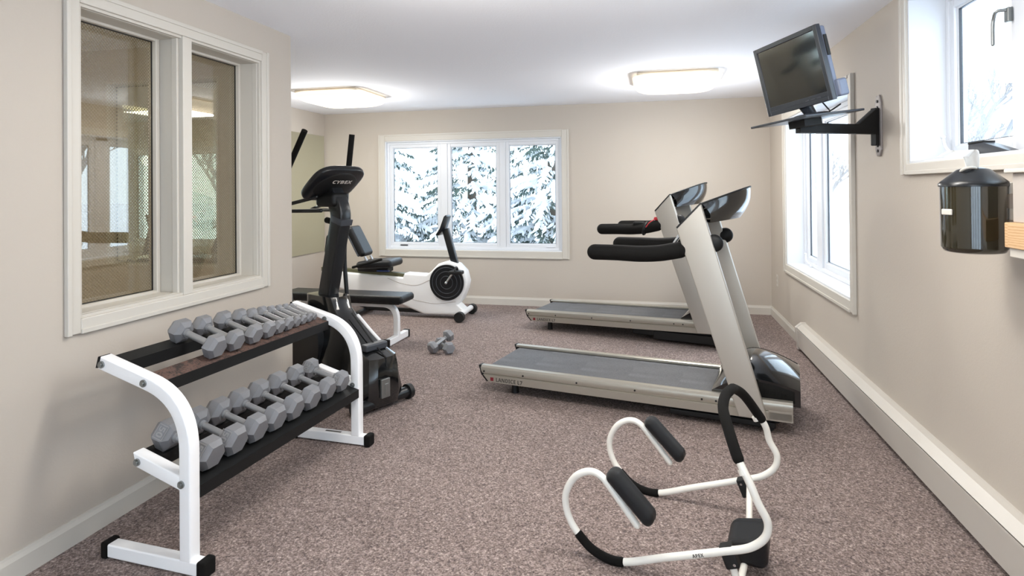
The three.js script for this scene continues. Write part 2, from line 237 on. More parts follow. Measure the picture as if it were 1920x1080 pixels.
// snow-laden spruces behind the house
function spruce(label, [x, z], H, R, s0) {
  seed = s0; const o = thing('snowy_spruce', label, 'tree', [x, -0.35, z], 0, 'spruces behind the house');
  part('trunk', new THREE.CylinderGeometry(0.02, 0.12, H, 10).translate(0, H / 2, 0), M.bark, o);
  const blob0 = new THREE.IcosahedronGeometry(1, 1).deleteAttribute('uv').deleteAttribute('normal'), spike = new THREE.ConeGeometry(1, 1, 3, 1, true).translate(0, 0.5, 0).toNonIndexed();
  const up = V(0, 1, 0), q = new THREE.Quaternion(), v = V(0, 0, 0);
  const mesh = () => ({ pos: [], put(g, p, dir, a, b, c) { q.setFromUnitVectors(up, dir); const s = g.attributes.position; for (let i = 0; i < s.count; i++) { v.fromBufferAttribute(s, i); v.set(v.x * a, v.y * b, v.z * c).applyQuaternion(q).add(p); this.pos.push(v.x, v.y, v.z); } }, geo() { const g = new THREE.BufferGeometry(); g.setAttribute('position', new THREE.Float32BufferAttribute(this.pos, 3)); g.computeVertexNormals(); return g; } });
  const N = mesh(), S = mesh(), blob = blob0.index ? blob0.toNonIndexed() : blob0;
  for (let y = 0.35; y < H - 0.3; y += 0.24) {
    const len = R * (1 - y / H) * rr(0.85, 1.12) + 0.12, n = Math.max(6, Math.round(len * 11));
    for (let k = 0; k < n; k++) {
      const a = (k + rr(-0.4, 0.4)) / n * Math.PI * 2; if (Math.sin(a) < -0.15) continue;             // the house stands on the +z side
      const d = V(Math.cos(a), 0, Math.sin(a)), side = V(-d.z, 0, d.x), yy = y + rr(-0.1, 0.1), droop = rr(0.28, 0.42), L = len * rr(0.8, 1.1), loaded = rnd() < 0.85;
      const at = (u) => { const p = d.clone().multiplyScalar(L * u); p.y = yy + 0.18 * u - droop * u * u * L; return p; };
      for (let u = 0.3; u <= 1.001; u += 0.055 / L) {
        const p = at(u), w = 0.16 * Math.sin(Math.PI * Math.min(1, u * 0.8 + 0.15)) * (1.15 - u * 0.55);
        for (let s = -1; s <= 1; s += 2) for (let f = 0; f < 3; f++) {                                    // twigs to either side, hanging
          const off = rr(0.05, 1), e = d.clone().multiplyScalar(rr(0.2, 0.7)).addScaledVector(side, s * rr(0.2, 0.9)); e.y = -rr(0.25, 1.1); e.normalize();
          const b = p.clone().addScaledVector(side, s * w * off); b.y -= 0.05 * off;
          for (let h = 0; h < 3; h++) { const g = e.clone().add(V(rr(-0.45, 0.45), rr(-0.3, 0.25), rr(-0.45, 0.45))).normalize(); N.put(spike, b, g, rr(0.005, 0.010), rr(0.05, 0.12), rr(0.005, 0.010)); }
          if (loaded && rnd() < 0.36) { b.y += 0.022; S.put(blob, b.addScaledVector(e, 0.03), e, rr(0.014, 0.028), rr(0.035, 0.085), rr(0.013, 0.022)); }
        }
        if (loaded && rnd() < 0.6) { const e = at(u + 0.05).sub(p).normalize(); p.y += 0.03; S.put(blob, p, e, rr(0.03, 0.06), rr(0.05, 0.1), rr(0.025, 0.045)); }
      }
    }
  }
  const f = part('foliage', N.geo(), M.needle, o); f.userData.kind = 'stuff';
  const sn = part('snow_load', S.geo(), M.snow, o); sn.userData.kind = 'stuff';
}
spruce('tall snow-laden spruce outside the left pane of the back window', [-4.9, -10.0], 4.6, 1.5, 11);
spruce('snow-laden spruce filling the middle pane of the back window', [-3.25, -10.6], 4.8, 1.45, 23);
spruce('heavily snow-covered spruce outside the right pane of the back window', [-1.65, -10.0], 4.6, 1.5, 37);
// bare trees beyond the right-hand windows
function bareTree(label, [x, z], H, s0, mat) {
  seed = s0; const o = thing('bare_tree', label, 'tree', [x, -0.35, z], 0, 'bare trees outside the right wall'), gs = [];
  const grow = (p, d, len, r, lv) => {
    const e = p.clone().addScaledVector(d, len); gs.push(cyl(p, e, r, r * 0.7, lv > 2 ? 4 : 6)); if (lv >= 5) return;
    const n = lv < 2 ? 3 : 3; for (let i = 0; i < n; i++) { const v = d.clone().add(V(rr(-0.75, 0.75), rr(-0.1, 0.5), rr(-0.75, 0.75))).normalize(); grow(p.clone().lerp(e, rr(0.55, 1)), v, len * rr(0.6, 0.82), r * 0.62, lv + 1); }
  };
  grow(V(0, 0, 0), V(rr(-0.05, 0.05), 1, rr(-0.05, 0.05)).normalize(), H * 0.3, H * 0.022, 0);
  part('trunk_and_branches', gs, mat, o);
}
bareTree('bare frosted tree seen low in the high right window', [12, -25.8], 8.2, 5, M.paleBark);
bareTree('slender bare tree beyond the high right window', [9.0, -21.3], 6.4, 9, M.paleBark);
bareTree('bare tree beyond the tall right window', [5.6, -21.5], 4.2, 14, M.paleBark);
bareTree('leafless tree mirrored in the wired glass', [12, -14], 7, 18, M.paleBark);
bareTree('leafless tree standing in the snow beside the house', [8.5, -9.5], 6, 27, M.paleBark);
// snowy hedge bank along the field
{ seed = 77; const gs = []; for (let k = 0; k < 90; k++) { const r = rr(0.5, 1.2); gs.push(new THREE.IcosahedronGeometry(r, 2).scale(1.3, 0.6, 1.3).translate(rr(14, 17) + k * 0.02, -0.35, 6 - k * 0.45)); } const o = thing('snow_bank', 'long snow bank across the field outside the right windows', 'snow'); part('mounds', gs, M.snow, o); }

// ---------------------------------------------------------------- ceiling lamps
const roundRect = (w, d, r) => { const s = new THREE.Shape(), x = w / 2, y = d / 2; s.moveTo(-x + r, -y); s.lineTo(x - r, -y); s.quadraticCurveTo(x, -y, x, -y + r); s.lineTo(x, y - r); s.quadraticCurveTo(x, y, x - r, y); s.lineTo(-x + r, y); s.quadraticCurveTo(-x, y, -x, y - r); s.lineTo(-x, -y + r); s.quadraticCurveTo(-x, -y, -x + r, -y); return s; };
function cushionLamp(w, d, h) {      // pillow-shaped diffuser, widest near the ceiling
  const rings = [], N = 48; const outline = (sc, r) => roundRect(w * sc, d * sc, r).getSpacedPoints(N);
  const prof = [[0.93, 0], [1, -0.12], [1, -0.22], [0.97, -0.45], [0.9, -0.68], [0.79, -0.86], [0.66, -0.97], [0.4, -1.02], [0.01, -1.03]];
  const pos = [], idx = []; prof.forEach(([sc, y]) => outline(sc, 0.16 * Math.max(0.3, sc)).slice(0, N).forEach((p) => pos.push(p.x, y * h, p.y)));
  for (let i = 0; i < prof.length - 1; i++) for (let j = 0; j < N; j++) { const a = i * N + j, b = i * N + (j + 1) % N, c = a + N, e = b + N; idx.push(a, b, c, b, e, c); }
  const g = new THREE.BufferGeometry(); g.setAttribute('position', new THREE.Float32BufferAttribute(pos, 3)); g.setIndex(idx); g.computeVertexNormals(); return g;
}
const LAMP_LABEL = ['square glowing cushion ceiling lamp above the treadmills', 'square glowing cushion ceiling lamp above the exercise bike, cut by the wall corner', 'cushion ceiling lamp over the right-hand wall side, out of view', 'cushion ceiling lamp over the dumbbell rack, out of view', 'cushion ceiling lamp behind the viewer', 'cushion ceiling lamp in the side room behind the wired glass'];
LAMPS.forEach(([x, z, k], i) => {
  const o = thing('ceiling_lamp', LAMP_LABEL[i], 'lamp', [x, YC, z], 0, 'ceiling lamps');
  part('base_plate', box(-0.34, 0.34, -0.03, 0, -0.34, 0.34, 0.02), M.lampBase, o);
  part('diffuser', cushionLamp(0.76, 0.74, 0.1).translate(0, -0.018, 0), M.lampGlow, o);
  const l = new THREE.RectAreaLight(new THREE.Color().setRGB(1, 0.975, 0.94), LAMP_W * k, 0.6, 0.6); l.name = 'lamp_light'; l.position.set(0, -0.135, 0); l.rotation.x = -Math.PI / 2; o.add(l);
  const b = new THREE.PointLight(new THREE.Color().setRGB(1, 0.98, 0.95), 1.6 * k); b.name = 'lamp_spill'; b.position.set(0, -0.45, 0); b.shadow.radius = 5; b.castShadow = true; o.add(b);
});

// ---------------------------------------------------------------- baseboard heater
{
  const z0 = -5.6, z1 = -0.75, o = thing('baseboard_heater', 'long white baseboard heater running along the right wall', 'heater', [XR, 0, 0]);
  const ex = (pts) => new THREE.ExtrudeGeometry(shape(pts), { depth: z1 - z0, bevelEnabled: false }).translate(0, 0, z0);
  part('back_plate', ex([[-0.012, 0.02], [0, 0.02], [0, 0.235], [-0.012, 0.235]]), M.heater, o);
  part('top_hood', ex([[-0.012, 0.235], [-0.012, 0.228], [-0.035, 0.225], [-0.072, 0.2], [-0.078, 0.2], [-0.038, 0.232]]), M.heater, o);
  part('front_panel', ex([[-0.066, 0.035], [-0.06, 0.035], [-0.06, 0.12], [-0.068, 0.19], [-0.082, 0.198], [-0.082, 0.19], [-0.074, 0.12]]), M.heater, o);
  part('heating_fins', box(-0.052, -0.014, 0.06, 0.13, z0 + 0.05, z1 - 0.05), M.bolt, o);
  for (const z of [z0, z1]) part('end_cap', slab([[0, 0.015], [-0.07, 0.015], [-0.086, 0.2], [-0.04, 0.24], [0, 0.24]], z - 0.02, z + 0.03, 0.004), M.heater, o);
}

// ---------------------------------------------------------------- treadmills
function treadmill(label, x, z, th, incl, yRear, drop) {
  const o = thing('treadmill', label, 'treadmill', [x, 0, z], -th, 'treadmills');
  const g = new THREE.Group(); const W = 0.6, L = 1.99, y0 = yRear - 0.106;           // local: x forward, z = -(distance to far side)
  const up = (gs) => merge(gs).applyMatrix4(new THREE.Matrix4().makeTranslation(0, yRear, 0).multiply(rotZ(incl)).multiply(new THREE.Matrix4().makeTranslation(0, -0.186, 0)));
  // side rails: rounded upper half, groove, flat lower half, cut round at the rear
  for (const w of [0, 1]) {
    const zc = -w * W, so = w ? -1 : 1;                                              // outer side
    const prof = [[0.03, 0.078], [0.03, 0.125], [0.022, 0.13], [0.03, 0.137], [0.033, 0.155], [0.028, 0.175], [0.014, 0.186], [-0.02, 0.187], [-0.03, 0.183], [-0.03, 0.17], [0.012, 0.165], [0.012, 0.078]].map(([a, b]) => [a * so, b]);
    const e = new THREE.ExtrudeGeometry(shape(prof), { depth: L - 0.01, bevelEnabled: false }).applyMatrix4(new THREE.Matrix4().makeBasis(V(0, 0, 1), V(0, 1, 0), V(-1, 0, 0))).translate(L, 0, zc);
    const p = e.attributes.position; for (let i = 0; i < p.count; i++) if (p.getX(i) < 0.1) { const k = (0.187 - p.getY(i)) / 0.109; p.setX(i, p.getX(i) + 0.005 + 0.065 * k * k); }
    const rail = part('side_rail', up([toCreasedNormals(e, 0.5)]), M.rail, o);
    part('end_cap', up([slab([[0, 0.187], [0.016, 0.187], [0.03, 0.14], [0.075, 0.08], [0.06, 0.08], [0.018, 0.125]], zc - 0.028, zc + 0.028, 0.002)]), M.dark, rail);
    for (const s of [0.045, 0.34, 0.72, 1.1, 1.5, 1.58]) part('screw', up([new THREE.CylinderGeometry(0.006, 0.006, 0.006, 10).rotateX(Math.PI / 2).translate(s, 0.15, zc + so * 0.033)]), M.black, rail);
    if (!w) {
      part('lettering', up([text('LANDICE L7', 0.026).translate(0.235, 0.1, 0.0302 + zc)]), M.ink, rail);
      part('emblem', up([box(0.092, 0.116, 0.088, 0.112, 0.03, 0.0312)]), M.mark, rail);
    }
  }
  const deckBelt = box(0.05, 1.75, 0.12, 0.166, -W + 0.028, -0.028), db = deckBelt.attributes;
  for (let i = 0; i < db.position.count; i++) db.uv.setXY(i, db.position.getX(i), db.position.getZ(i));
  part('running_belt', up([deckBelt, new THREE.CylinderGeometry(0.026, 0.026, W - 0.06, 16).rotateX(Math.PI / 2).translate(0.05, 0.14, -W / 2)]), M.rubber, o);
  part('deck', up([box(0.1, 1.95, 0.085, 0.118, -W + 0.03, -0.03)]), M.black, o);
  part('lift_frame', [box(1.1, 1.92, 0.05, 0.1 + drop, -W + 0.04, -0.04, 0.01), box(1.3, 1.9, 0.025, 0.06 + drop, -W + 0.02, -W + 0.06, 0.008), box(1.3, 1.9, 0.025, 0.06 + drop, -0.06, -0.02, 0.008)], M.black, o);
  for (const zz of [-0.06, -W + 0.06]) part('foot', [new THREE.CylinderGeometry(0.022, 0.026, 0.1, 14).translate(0.24, 0.05, zz)], M.black, o);
  for (const zz of [-0.05, -W + 0.05]) part('wheel', [new THREE.CylinderGeometry(0.034, 0.034, 0.03, 20).rotateX(Math.PI / 2).translate(1.86, 0.034, zz)], M.black, o);
  // motor hood
  const hTop = (s) => s < 1.78 ? 0.2 + 0.185 * Math.sin((s - 1.55) / 0.23 * Math.PI / 2) : 0.385 - 0.09 * ((s - 1.78) / 0.25) ** 1.7, camber = (t) => 1 - 0.5 * Math.abs(2 * t - 1) ** 2.4;
  const hp = [], hi = [], A = 26, B = 20, za = -0.032, zb = -W + 0.032, row = B + 3;
  for (let i = 0; i <= A; i++) { const s = 1.55 + 0.48 * i / A; for (let j = -1; j <= B + 1; j++) { const t = Math.min(1, Math.max(0, j / B)), e = j < 0 || j > B; hp.push(s, e ? 0.15 : 0.187 + (hTop(s) - 0.187) * camber(t), za + (zb - za) * t); } }
  for (let i = 0; i < A; i++) for (let j = 0; j < row - 1; j++) { const a = i * row + j, b = a + 1, c = a + row, e = c + 1; hi.push(a, c, b, b, c, e); }
  const c1 = hp.length / 3; hp.push(2.03, 0.15, -W / 2); for (let j = 0; j < row - 1; j++) hi.push(A * row + j, c1, A * row + j + 1);
  const hg = new THREE.BufferGeometry(); hg.setAttribute('position', new THREE.Float32BufferAttribute(hp, 3)); hg.setIndex(hi); hg.computeVertexNormals();
  const hood = part('motor_hood', up([toCreasedNormals(hg, 0.75)]), M.gloss, o);
  const strip = [], si = []; for (let i = 0; i <= 20; i++) { const s = 1.62 + 0.4 * i / 20; for (const t of [0.72, 0.8]) for (const dy of [0.003, -0.02]) strip.push(s, 0.187 + (hTop(s) - 0.187) * camber(t) + dy, za + (zb - za) * t); }
  for (let i = 0; i < 20; i++) { const a = i * 4; for (const [m, n] of [[0, 2], [2, 3], [1, 0]]) si.push(a + m, a + 4 + m, a + n, a + n, a + 4 + m, a + 4 + n); }
  const sg = new THREE.BufferGeometry(); sg.setAttribute('position', new THREE.Float32BufferAttribute(strip, 3)); sg.setIndex(si); sg.computeVertexNormals(); part('stripe', up([sg]), M.black, hood);
  part('side_vent', up([slab([[1.66, 0.17], [1.7, 0.26], [1.78, 0.275], [1.9, 0.262], [2.0, 0.235], [2.0, 0.17]], -0.036, -0.028, 0.002), ...[0, 1, 2, 3, 4, 5, 6].map((k) => box(1.84 + k * 0.018, 1.846 + k * 0.018, 0.19, 0.235 - k * 0.003, -0.029, -0.026))]), M.foam, hood);
  part('nose_panel', up([box(1.86, 1.99, 0.08, 0.16, -W + 0.02, 0.03, 0.006)]), M.rail, o);
  // uprights
  for (const w of [0, 1]) {
    const z0 = w ? -W - 0.06 : 0.01, z1 = w ? -W - 0.01 : 0.06;
    const u = part('upright', up([slab([[1.705, 0.085], [1.86, 0.085], [1.515, 1.308], [1.37, 1.163]], z0, z1, 0.008, 3)]), M.silver, o);
    part('edge_trim', up([slab([[1.372, 1.169], [1.512, 1.314], [1.52, 1.31], [1.378, 1.16]], z0 - 0.003, z1 + 0.003, 0.001)]), M.black, u);
  }
  // handrails: padded bars passing through the uprights to a round clamp in front
  for (const w of [0, 1]) {
    const zc = w ? -W - 0.03 : 0.03, h = part('handrail', up([tube([[0.85, 1.0, zc - (w ? -0.02 : 0.02)], [1.0, 1.0, zc - (w ? -0.02 : 0.02)], [1.14, 0.998, zc - (w ? -0.01 : 0.01)], [1.27, 1.008, zc], [1.385, 1.03, zc]], 0.05, 40, 18)]), M.foam, o);
    part('clamp_knob', up([new THREE.SphereGeometry(0.052, 20, 14).scale(1, 1, 0.5).translate(1.585, 1.075, zc)]), M.dark, h);
  }
  for (const zz of [-0.06, -W + 0.06]) part('sensor_bar', up([cyl(V(1.32, 1.03, zz), V(1.43, 1.2, zz), 0.011)]), M.chrome, o);
  // console: slanted display between the uprights and a bulging shell in front of it
  const N = 24, K = 8, pos = [], idx = [], sec = (t) => { const b = Math.sin(Math.PI * t) ** 0.75, zz = -t * (W + 0.02) + 0.01; const sT = 1.515 + 0.255 * b, yT = 1.308 + 0.098 * b, sB = 1.56 + 0.15 * b, yB = 1.195 + 0.02 * b; const pts = []; for (let k = 0; k <= K; k++) { const u = k / K; pts.push([sB + (sT - sB) * u + 0.022 * Math.sin(Math.PI * u), yB + (yT - yB) * u, zz]); } pts.push([1.45, 1.235, zz], [1.44, 1.22, zz]); return pts; };
  for (let i = 0; i <= N; i++) for (const p of sec(i / N)) pos.push(...p);
  const C = K + 3; for (let i = 0; i < N; i++) for (let j = 0; j < C; j++) { const a = i * C + j, b = i * C + (j + 1) % C, c = a + C, d = b + C; idx.push(a, c, b, b, c, d); }
  const cg = new THREE.BufferGeometry(); cg.setAttribute('position', new THREE.Float32BufferAttribute(pos, 3)); cg.setIndex(idx); cg.computeVertexNormals();
  const con = part('console', up([toCreasedNormals(cg, 0.7)]), M.gloss, o);
  part('display_panel', up([slab([[1.372, 1.166], [1.512, 1.311], [1.522, 1.302], [1.382, 1.156]], -W, 0, 0.002)]), M.satin, con);
  const rim = []; for (let i = 0; i <= N; i++) { const p = sec(i / N)[K]; rim.push(V(p[0], p[1], p[2])); } part('rim', up([tube(rim, 0.006, 40, 8)]), M.black, con);
  return o;
}
const tmNear = treadmill('near silver treadmill with a black belt, closest to the ab roller', -1.187, -4.045, 0.205, 0.006, 0.186, 0);
const tmFar = treadmill('far silver treadmill near the back wall with a red safety key', -1.262, -5.965, 0.262, 0.028, 0.19, 0.045);
{ // red safety key with its cord on the far treadmill
  part('safety_key', [box(1.33, 1.39, 1.12, 1.15, 0.0, 0.05, 0.012), tube([[1.34, 1.13, 0.05], [1.3, 1.1, 0.08], [1.27, 1.06, 0.085]], 0.004, 12, 6)], M.red, tmFar);
  part('strap', [new THREE.TorusGeometry(0.056, 0.012, 10, 24).rotateY(Math.PI / 2).rotateZ(-0.3).translate(1.25, 1.045, 0.03), box(1.14, 1.24, 1.07, 1.105, 0.0, 0.06, 0.012)], M.dark, tmFar);
}

// ---------------------------------------------------------------- ab roller
{
  const ang = -Math.atan2(0.235, 0.972), o = thing('ab_roller', 'white tubular ab roller with black arm pads and headrest, in the foreground', 'exercise frame', [-0.125, 0, -2.271], ang);
  // local x along the rocker, z = -(distance to the far side)
  const S = 0.564, side = [[-0.08, 0.322], [-0.123, 0.328], [-0.18, 0.296], [-0.217, 0.232], [-0.221, 0.18], [-0.203, 0.124], [-0.167, 0.077], [-0.115, 0.034], [-0.052, 0.0145], [0.003, 0.0165], [0.166, 0.077], [0.36, 0.15], [0.455, 0.19], [0.5, 0.237], [0.507, 0.283], [0.478, 0.342]], r = 0.0135;
  const padTube = [[0.06, 0.168], [-0.01, 0.25], [-0.08, 0.322]];
  const rest = [[0.452, 0.4, 0.006], [0.414, 0.468, 0.023], [0.373, 0.548, 0.085], [0.347, 0.59, 0.158], [0.345, 0.612, 0.237], [0.352, 0.616, 0.282]];
  const half = (w) => [...padTube.slice(0, 2), ...side].map(([a, b]) => V(a, b, -w * S)), arch = (w) => rest.map(([a, b, c]) => V(a + (w ? 0.012 : 0), b, w ? -S + c : -c));
  const full = [...half(0), ...arch(0), ...arch(1).slice(0, -1).reverse(), ...half(1).reverse()];
  const frame = part('frame', tube(full, r, 420, 14), M.cream, o);
  const curve = new THREE.CatmullRomCurve3(full, false, 'centripetal'), pts = curve.getSpacedPoints(600);
  const grip = (name, test, rad) => { const run = pts.filter(test); part(name, tube(run.filter((_, i) => i % 3 === 0 || i === run.length - 1), rad, 90, 14), M.foam, o); };
  grip('handle_grip', (p) => p.y > (p.z > -S / 2 ? 0.468 : 0.43), 0.0195);
  for (const w of [0, 1]) grip('floor_grip', (p) => Math.abs(p.z + w * S) < 0.01 && p.x > -0.17 && p.x < 0.006 && p.y < 0.09, 0.0165);
  for (const w of [0, 1]) part('collar', [cyl(V(0.432, 0.425, -w * S + (w ? 0.012 : -0.012)), V(0.425, 0.44, -w * S + (w ? 0.015 : -0.015)), 0.0155)], M.cream, o);
  for (const w of [0, 1]) {                                                      // padded arm rests
    const a = V(-0.055, 0.335, -w * S), b = V(0.108, 0.178, -w * S), d = b.clone().sub(a), L = d.length(), g = new RoundedBoxGeometry(L, 0.06, 0.085, 5, 0.028); const p = g.attributes.position;
    for (let i = 0; i < p.count; i++) { const t = p.getX(i) / L; p.setY(i, p.getY(i) * (1 - 0.25 * Math.abs(t)) + 0.008 * (1 - 4 * t * t)); }
    g.computeVertexNormals(); g.rotateZ(Math.atan2(d.y, d.x)).translate((a.x + b.x) / 2 + 0.012, (a.y + b.y) / 2 + 0.014, -w * S);
    part('arm_pad', g, M.leather, o);
  }
  // headrest on its bent cross bar
  part('cross_bar', bent([[0.372, 0.15, -0.02], [0.412, 0.034, -0.02], [0.42, 0.034, -0.28], [0.4, 0.155, -S + 0.02]], 0.0125, [0.03, 0.06]), M.cream, o);
  for (const w of [0, 1]) { const c = part('clamp', [box(-0.024, 0.024, -0.05, 0.026, -0.02, 0.02, 0.006)], M.black, o); c.position.set(0.378, 0.145, -w * S + (w ? 0.016 : -0.016)); c.rotation.z = 0.38; part('bolt', [[-0.008, 0.008], [0.01, -0.035]].map(([a, b]) => new THREE.CylinderGeometry(0.005, 0.005, 0.046, 10).rotateX(Math.PI / 2).translate(a, b, 0)), M.chrome, c); }
  const hr = new RoundedBoxGeometry(0.15, 0.13, 0.2, 5, 0.035); const hp = hr.attributes.position; for (let i = 0; i < hp.count; i++) { const t = hp.getZ(i) / 0.2; hp.setY(i, hp.getY(i) + (hp.getY(i) > 0 ? 0.02 * (hp.getX(i) / 0.075) - 0.03 * (1 - 4 * t * t) : 0)); } hr.computeVertexNormals();
  part('headrest', hr.scale(0.95, 0.85, 0.8).rotateX(0.12).translate(0.425, 0.092, -0.215), M.leather, o);
  part('lettering', text('APEX', 0.012, 0.0006).applyMatrix4(rotZ(0.36)).translate(0.28, 0.121, 0.0134), M.ink, frame);
}

// ---------------------------------------------------------------- dumbbell rack
const rackTurn = -0.0607, rackPos = [-1.684, 0, -1.865];
{
  const o = thing('dumbbell_rack', 'white two-tier dumbbell rack under the interior window', 'rack', rackPos, rackTurn);
  for (const z of [0, -1.16]) {
    const fr = part('end_frame', [slab(barOutline([[-0.41, 0.752], [0, 0.64], [0, 0.05]], 0.05, 0.19), z - 0.05, z, 0.005, 3), slab([[-0.243, 0.425], [-0.23, 0.372], [-0.02, 0.31], [-0.02, 0.362]], z - 0.05, z, 0.005, 3), box(-0.375, 0.06, 0.006, 0.056, z - 0.05, z, 0.006)], M.white, o);
    for (const [x0, x1] of [[-0.402, -0.37], [0.055, 0.092]]) part('foot_cap', box(x0, x1, 0, 0.064, z - 0.057, z + 0.007, 0.01), M.foam, fr);
    part('end_plug', slab([[-0.417, 0.775], [-0.41, 0.777], [-0.423, 0.73], [-0.43, 0.73]], z - 0.049, z - 0.001, 0.002), M.black, fr);
    for (const [x, y] of [[-0.395, 0.747], [-0.188, 0.692], [-0.22, 0.392], [-0.012, 0.335]]) part('bolt', [new THREE.CylinderGeometry(0.014, 0.014, 0.006, 20).rotateX(Math.PI / 2).translate(x, y, z + 0.003), new THREE.CylinderGeometry(0.009, 0.009, 0.012, 6).rotateX(Math.PI / 2).translate(x, y, z + 0.006)], M.bolt, fr);
  }
  part('sticker', [box(-0.2, -0.1, 0.0562, 0.0566, -1.19, -1.175)], M.ink, o);
  // angle-iron rails: tilted ledge and front lip
  const ledge = (name, x, y, w, lip, mat = M.dark) => { const s = -0.28, prof = [[x, y], [x + w, y + s * w], [x + w, y + s * w - lip], [x + w - 0.004, y + s * w - lip], [x + w - 0.004, y + s * w - 0.005], [x, y - 0.005]];
    const L = part(name, slab([[x, y], [x + w, y + s * w], [x + w, y + s * w - 0.004], [x, y - 0.004]], -1.16, -0.05, 0), mat, o);
    part('lip', slab([[x + w - 0.003, y + s * w + 0.0005], [x + w + 0.002, y + s * w + 0.0005], [x + w + 0.002, y + s * w - lip], [x + w - 0.003, y + s * w - lip]], -1.16, -0.05, 0), M.dark, L); };
  ledge('back_rail_upper', -0.425, 0.759, 0.065, 0.048); ledge('front_rail_upper', -0.245, 0.703, 0.08, 0.045, M.rust);
  ledge('back_rail_lower', -0.275, 0.403, 0.075, 0.045); ledge('front_rail_lower', -0.09, 0.346, 0.115, 0.045);
}
// hexagonal dumbbells
function hexHead(R, len) {           // axis along x, flat side down, chamfered outer end
  const prof = [[-len / 2, 0.55], [-len / 2 + 0.012, 0.93], [-len / 2 + 0.016, 1], [len / 2 - 0.3 * R, 1], [len / 2, 0.74], [len / 2, 0]];
  const pts = prof.map(([x, k]) => new THREE.Vector2(Math.max(1e-4, k * R), x)); pts.unshift(new THREE.Vector2(1e-4, -len / 2));
  return new THREE.LatheGeometry(pts, 6).rotateX(0).rotateZ(-Math.PI / 2).toNonIndexed();
}
function dumbbell(label, R, group, num) {
  const o = thing('dumbbell', label, 'dumbbell', [0, 0, 0], 0, group), len = R * 1.18, gap = 0.125;
  for (const s of [-1, 1]) {
    let g = hexHead(R, len); g = g.applyMatrix4(new THREE.Matrix4().makeRotationX(0)); g.computeVertexNormals();
    if (s < 0) g.rotateY(Math.PI);
    const h = part('head', g.translate(s * (gap / 2 + len / 2), 0, 0), M.iron, o);
    if (num) {
      const sz = R * 0.42, c = s * (gap / 2 + len / 2) - s * 0.1 * R, ap = R * Math.cos(Math.PI / 6);
      const put = (g) => g.rotateZ(-Math.PI / 2).rotateX(-Math.PI / 6).translate(c, ap * 0.5 + 0.0, ap * Math.cos(Math.PI / 6));
      part('number', put(text(num, sz, 0.002)), M.ironHandle, h);
      part('number_border', put(merge(rectFrame(-R * 0.42, R * 0.42, -R * 0.36, R * 0.36, 0.003, 0, 0.002, 0))), M.ironHandle, h);
    }
  }
  part('handle', [new THREE.CylinderGeometry(0.0145, 0.0145, gap + 0.02, 16).rotateZ(Math.PI / 2), new THREE.CylinderGeometry(0.019, 0.019, 0.012, 16).rotateZ(Math.PI / 2).translate(gap / 2 - 0.006, 0, 0), new THREE.CylinderGeometry(0.019, 0.019, 0.012, 16).rotateZ(Math.PI / 2).translate(-gap / 2 + 0.006, 0, 0)], M.ironHandle, o);
  return o;
}
{
  const rack = new THREE.Matrix4().makeRotationY(rackTurn).setPosition(...rackPos), ord = ['nearest', 'second', 'third', 'fourth', 'fifth', 'sixth', 'seventh', 'eighth', 'ninth', 'tenth'];
  const place = (d, x, y, z) => { d.position.copy(V(x, y, z).applyMatrix4(rack)); d.rotation.set(0, rackTurn, -0.272); };
  const lower = [[-0.14, 0.065, '50'], [-0.273, 0.0635, '50'], [-0.4, 0.0625, ''], [-0.526, 0.0625, ''], [-0.655, 0.063, ''], [-0.79, 0.062, ''], [-0.93, 0.06, ''], [-1.062, 0.058, '20']];
  lower.forEach(([z, R, n], i) => place(dumbbell(`grey hexagonal dumbbell, ${ord[i]} on the lower shelf of the white rack`, R, 'dumbbells on the lower rack shelf', n), -0.122, 0.36 + 0.866 * R * 1.04, z));
  const upper = [[-0.355, 0.055], [-0.475, 0.051], [-0.6, 0.049], [-0.705, 0.044], [-0.787, 0.038], [-0.862, 0.036], [-0.93, 0.031], [-0.99, 0.028], [-1.045, 0.026], [-1.093, 0.022]];
  upper.forEach(([z, R], i) => { const d = dumbbell(`grey hexagonal dumbbell, ${ord[i]} on the upper shelf of the white rack`, R, 'dumbbells on the upper rack shelf'); place(d, -0.285, 0.721 + 0.866 * R * 1.04, z); d.rotation.z = -0.3; });
  // crossed pair on the carpet
  const laid = (label, a, b) => { const d = dumbbell(label, 0.055, 'pair of dumbbells on the floor'), A = V(...a), B = V(...b), v = B.clone().sub(A); d.position.copy(A.clone().add(B).multiplyScalar(0.5)); d.quaternion.setFromUnitVectors(V(1, 0, 0), v.normalize()); return d; };
  laid('grey dumbbell lying on top of the crossed pair on the carpet', [-1.862, 0.05, -4.865], [-1.765, 0.125, -5.04]);
  laid('grey dumbbell lying underneath in the crossed pair on the carpet', [-1.7, 0.049, -4.87], [-1.865, 0.049, -5.05]);
}

